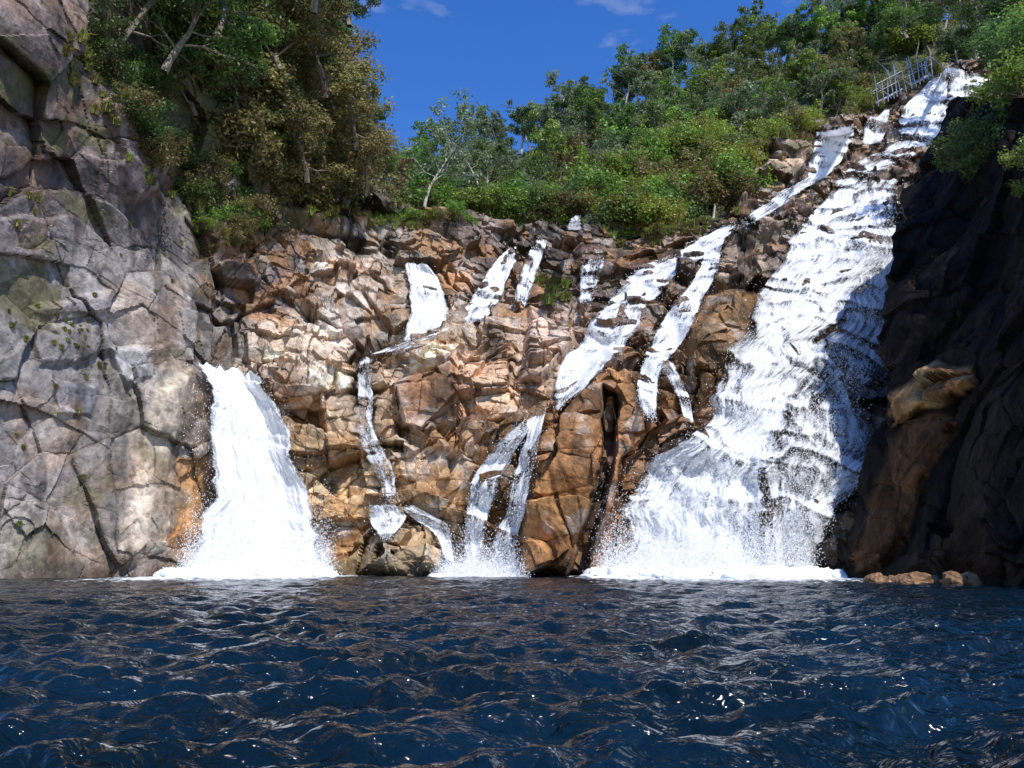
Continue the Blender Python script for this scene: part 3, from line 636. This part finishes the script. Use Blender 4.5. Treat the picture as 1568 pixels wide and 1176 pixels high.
def tuft(seed,n,L,cols):
    g=np.random.default_rng(seed);az=g.uniform(0,6.28,n);le=L*g.uniform(.5,1.1,n);o=g.normal(0,.12*L,(n,3))*[1,1,.1]
    dx=np.stack([np.cos(az),np.sin(az),az*0],-1);sd=np.stack([-np.sin(az),np.cos(az),az*0],-1)*(.022*L+.01)
    lean=g.uniform(.15,.8,n)[:,None]
    m=o+dx*le[:,None]*lean*.4+np.array([0,0,1])*le[:,None]*.6;t=o+dx*le[:,None]*lean+np.array([0,0,1])*(le[:,None]*(1-.5*lean**2))*.85
    Vv=np.stack([o-sd,o+sd,m+sd,m-sd,t],1).reshape(-1,3)
    i=np.arange(n)[:,None]*5
    f=np.concatenate([i+np.array([[0,1,2]]),i+np.array([[0,2,3]]),i+np.array([[3,2,4]])])
    c=np.array(cols)[g.integers(0,len(cols),n)]*g.uniform(.7,1.3,(n,1))
    return mk('grass_tuft_mesh',Vv,f,[M_leaf],col=np.repeat(c,5,0),link=False)
tu=[tuft(k,140,1.,PAL['yellow' if k%2 else 'bright']+PAL['dry']) for k in range(3)]
E5=empty('grass_tufts')
def tuf(poly,n,s0,s1):
    for q in rpoly(poly,n): inst(tu[rng.integers(0,3)],'grass_tuft',onc(*q)+np.array([0,-.05,-.05]),rng.uniform(s0,s1),rng.uniform(0,6.3),E5)
tuf([(825,430),(870,430),(870,470),(820,475)],30,.6,1.)
tuf([(1160,195),(1240,180),(1240,235),(1165,240)],26,.7,1.4)
tuf([(300,320),(400,325),(400,375),(300,385)],30,.4,.8)
tuf([(450,320),(640,330),(740,350),(600,372),(470,345)],50,.35,.8)
tuf([(880,345),(1130,325),(1130,350),(960,385)],40,.5,1.)
tuf([(40,60),(140,60),(260,250),(330,330),(250,330),(150,200)],50,.3,.6)
tuf([(90,480),(160,490),(165,590),(130,590)],14,.12,.28)
tuf([(20,300),(60,290),(50,350),(20,360)],8,.25,.5)
tuf([(0,400),(300,300),(300,420),(60,860),(0,860)],30,.12,.3)
# ---------------------------------------------------------------- steel railing at the top of the falls
def box(p0,p1,r): return (*p0,*p1,r,r)
rl=[];a=P(1345,152,69);b=P(1428,108,71);rr=np.random.default_rng(5)
for k in range(13):
    t=k/12+rr.normal(0,.012);p=a*(1-t)+b*t;h=rr.uniform(1.5,2.9);le=np.array([rr.normal(0,.25),0,0])
    rl.append(box(p-np.array([0,0,.8]),p+np.array([0,0,h])+le,.055))
for h in (.8,1.7): rl.append(box(a+[0,0,h],b+[0,0,h],.045))
rl.append(box(a+[0,.8,.0],b+[0,.8,.0],.15));rl.append(box(a+[0,1.2,1.6],b+[0,1.2,1.6],.04))
for k in (0,3,6,8):
    t=k/8;p=a*(1-t)+b*t;rl.append(box(p+[0,0,1.6],p+[.9,-.8,-.4],.045));rl.append(box(p+[0,1.2,-.5],p+[0,1.2,2.0],.045));rl.append(box(p+[0,0,1.6],p+[0,1.2,1.6],.04))
Vt,Ft=tubes(rl,6);mk('steel_viewing_platform',Vt,Ft,[M_metal])
# ---------------------------------------------------------------- waterline boulders
for x,y,dd,s in [(1345,886,24.5,.42),(1375,888,23.5,.35),(1398,890,22.8,.5),(1425,889,23,.3),(1472,893,21.3,.5)]:
    g=np.linspace(0,math.pi,36)[:,None];h=np.linspace(0,2*math.pi,60)[None]
    sp_=np.stack([np.sin(g)*np.cos(h)*1.2,np.sin(g)*np.sin(h),np.cos(g)*.7+0*h],-1)
    c0=P(x,y,dd);c0[2]=-.02
    pp=sp_*s*(.4+.9*fbm(sp_*1.6+x,4,77)[...,None])+c0
    cc=np.array([.26,.14,.06])*(.2+1.2*fbm(pp*6,4,78)[...,None])
    mk('boulder',pp,gridfaces(36,60),[M_rock],col=cc,fa={'wet':np.full((36,60),.7)},smooth=False)
# ---------------------------------------------------------------- light, world, camera
sd=Vector((.32,-.56,.77)).normalized()
sl=bpy.data.lights.new('sun','SUN');sl.energy=5.0;sl.angle=math.radians(.5);sl.color=(1,.95,.87)
so=bpy.data.objects.new('sun',sl);bpy.context.scene.collection.objects.link(so);so.rotation_euler=sd.to_track_quat('Z','Y').to_euler()
w=bpy.data.worlds.new('World');bpy.context.scene.world=w;w.use_nodes=True;nt=w.node_tree;nt.nodes.clear()
o=nt.nodes.new('ShaderNodeOutputWorld');bg=nt.nodes.new('ShaderNodeBackground');bg.inputs[1].default_value=.13
sk=nt.nodes.new('ShaderNodeTexSky');sk.sky_type='NISHITA';sk.sun_disc=False;sk.sun_elevation=math.asin(sd.z);sk.sun_rotation=math.atan2(sd.x,sd.y);sk.air_density=1.1;sk.dust_density=.2;sk.ozone_density=3.5
hs=nt.nodes.new('ShaderNodeHueSaturation');hs.inputs['Hue'].default_value=.516;hs.inputs['Saturation'].default_value=1.32;hs.inputs['Value'].default_value=1.6;nt.links.new(sk.outputs[0],hs.inputs['Color'])
tc=nt.nodes.new('ShaderNodeTexCoord');mp=nt.nodes.new('ShaderNodeMapping');mp.inputs['Scale'].default_value=(3,3,9);mp.inputs['Location'].default_value=(1.3,.2,.5);nt.links.new(tc.outputs['Generated'],mp.inputs[0])
cn=nt.nodes.new('ShaderNodeTexNoise');cn.inputs['Scale'].default_value=2.2;cn.inputs['Detail'].default_value=7;nt.links.new(mp.outputs[0],cn.inputs['Vector'])
cr=nt.nodes.new('ShaderNodeValToRGB');cr.color_ramp.elements[0].position=.62;cr.color_ramp.elements[1].position=.95;nt.links.new(cn.outputs[0],cr.inputs[0])
mx=nt.nodes.new('ShaderNodeMix');mx.data_type='RGBA';mx.inputs['B'].default_value=(6,6.3,6.6,1)
nt.links.new(cr.outputs[0],mx.inputs['Factor']);nt.links.new(hs.outputs[0],mx.inputs['A']);nt.links.new(mx.outputs['Result'],bg.inputs[0]);nt.links.new(bg.outputs[0],o.inputs[0])
cd=bpy.data.cameras.new('camera');co=bpy.data.objects.new('camera',cd);bpy.context.scene.collection.objects.link(co)
cd.sensor_width=36;cd.lens=F/1568*36;cd.clip_end=2000;cd.clip_start=.05;co.location=CAM;co.rotation_euler=(math.radians(90)+PITCH,0,0)
sc=bpy.context.scene;sc.camera=co;sc.view_settings.view_transform='Standard';sc.view_settings.look='None';sc.view_settings.exposure=0
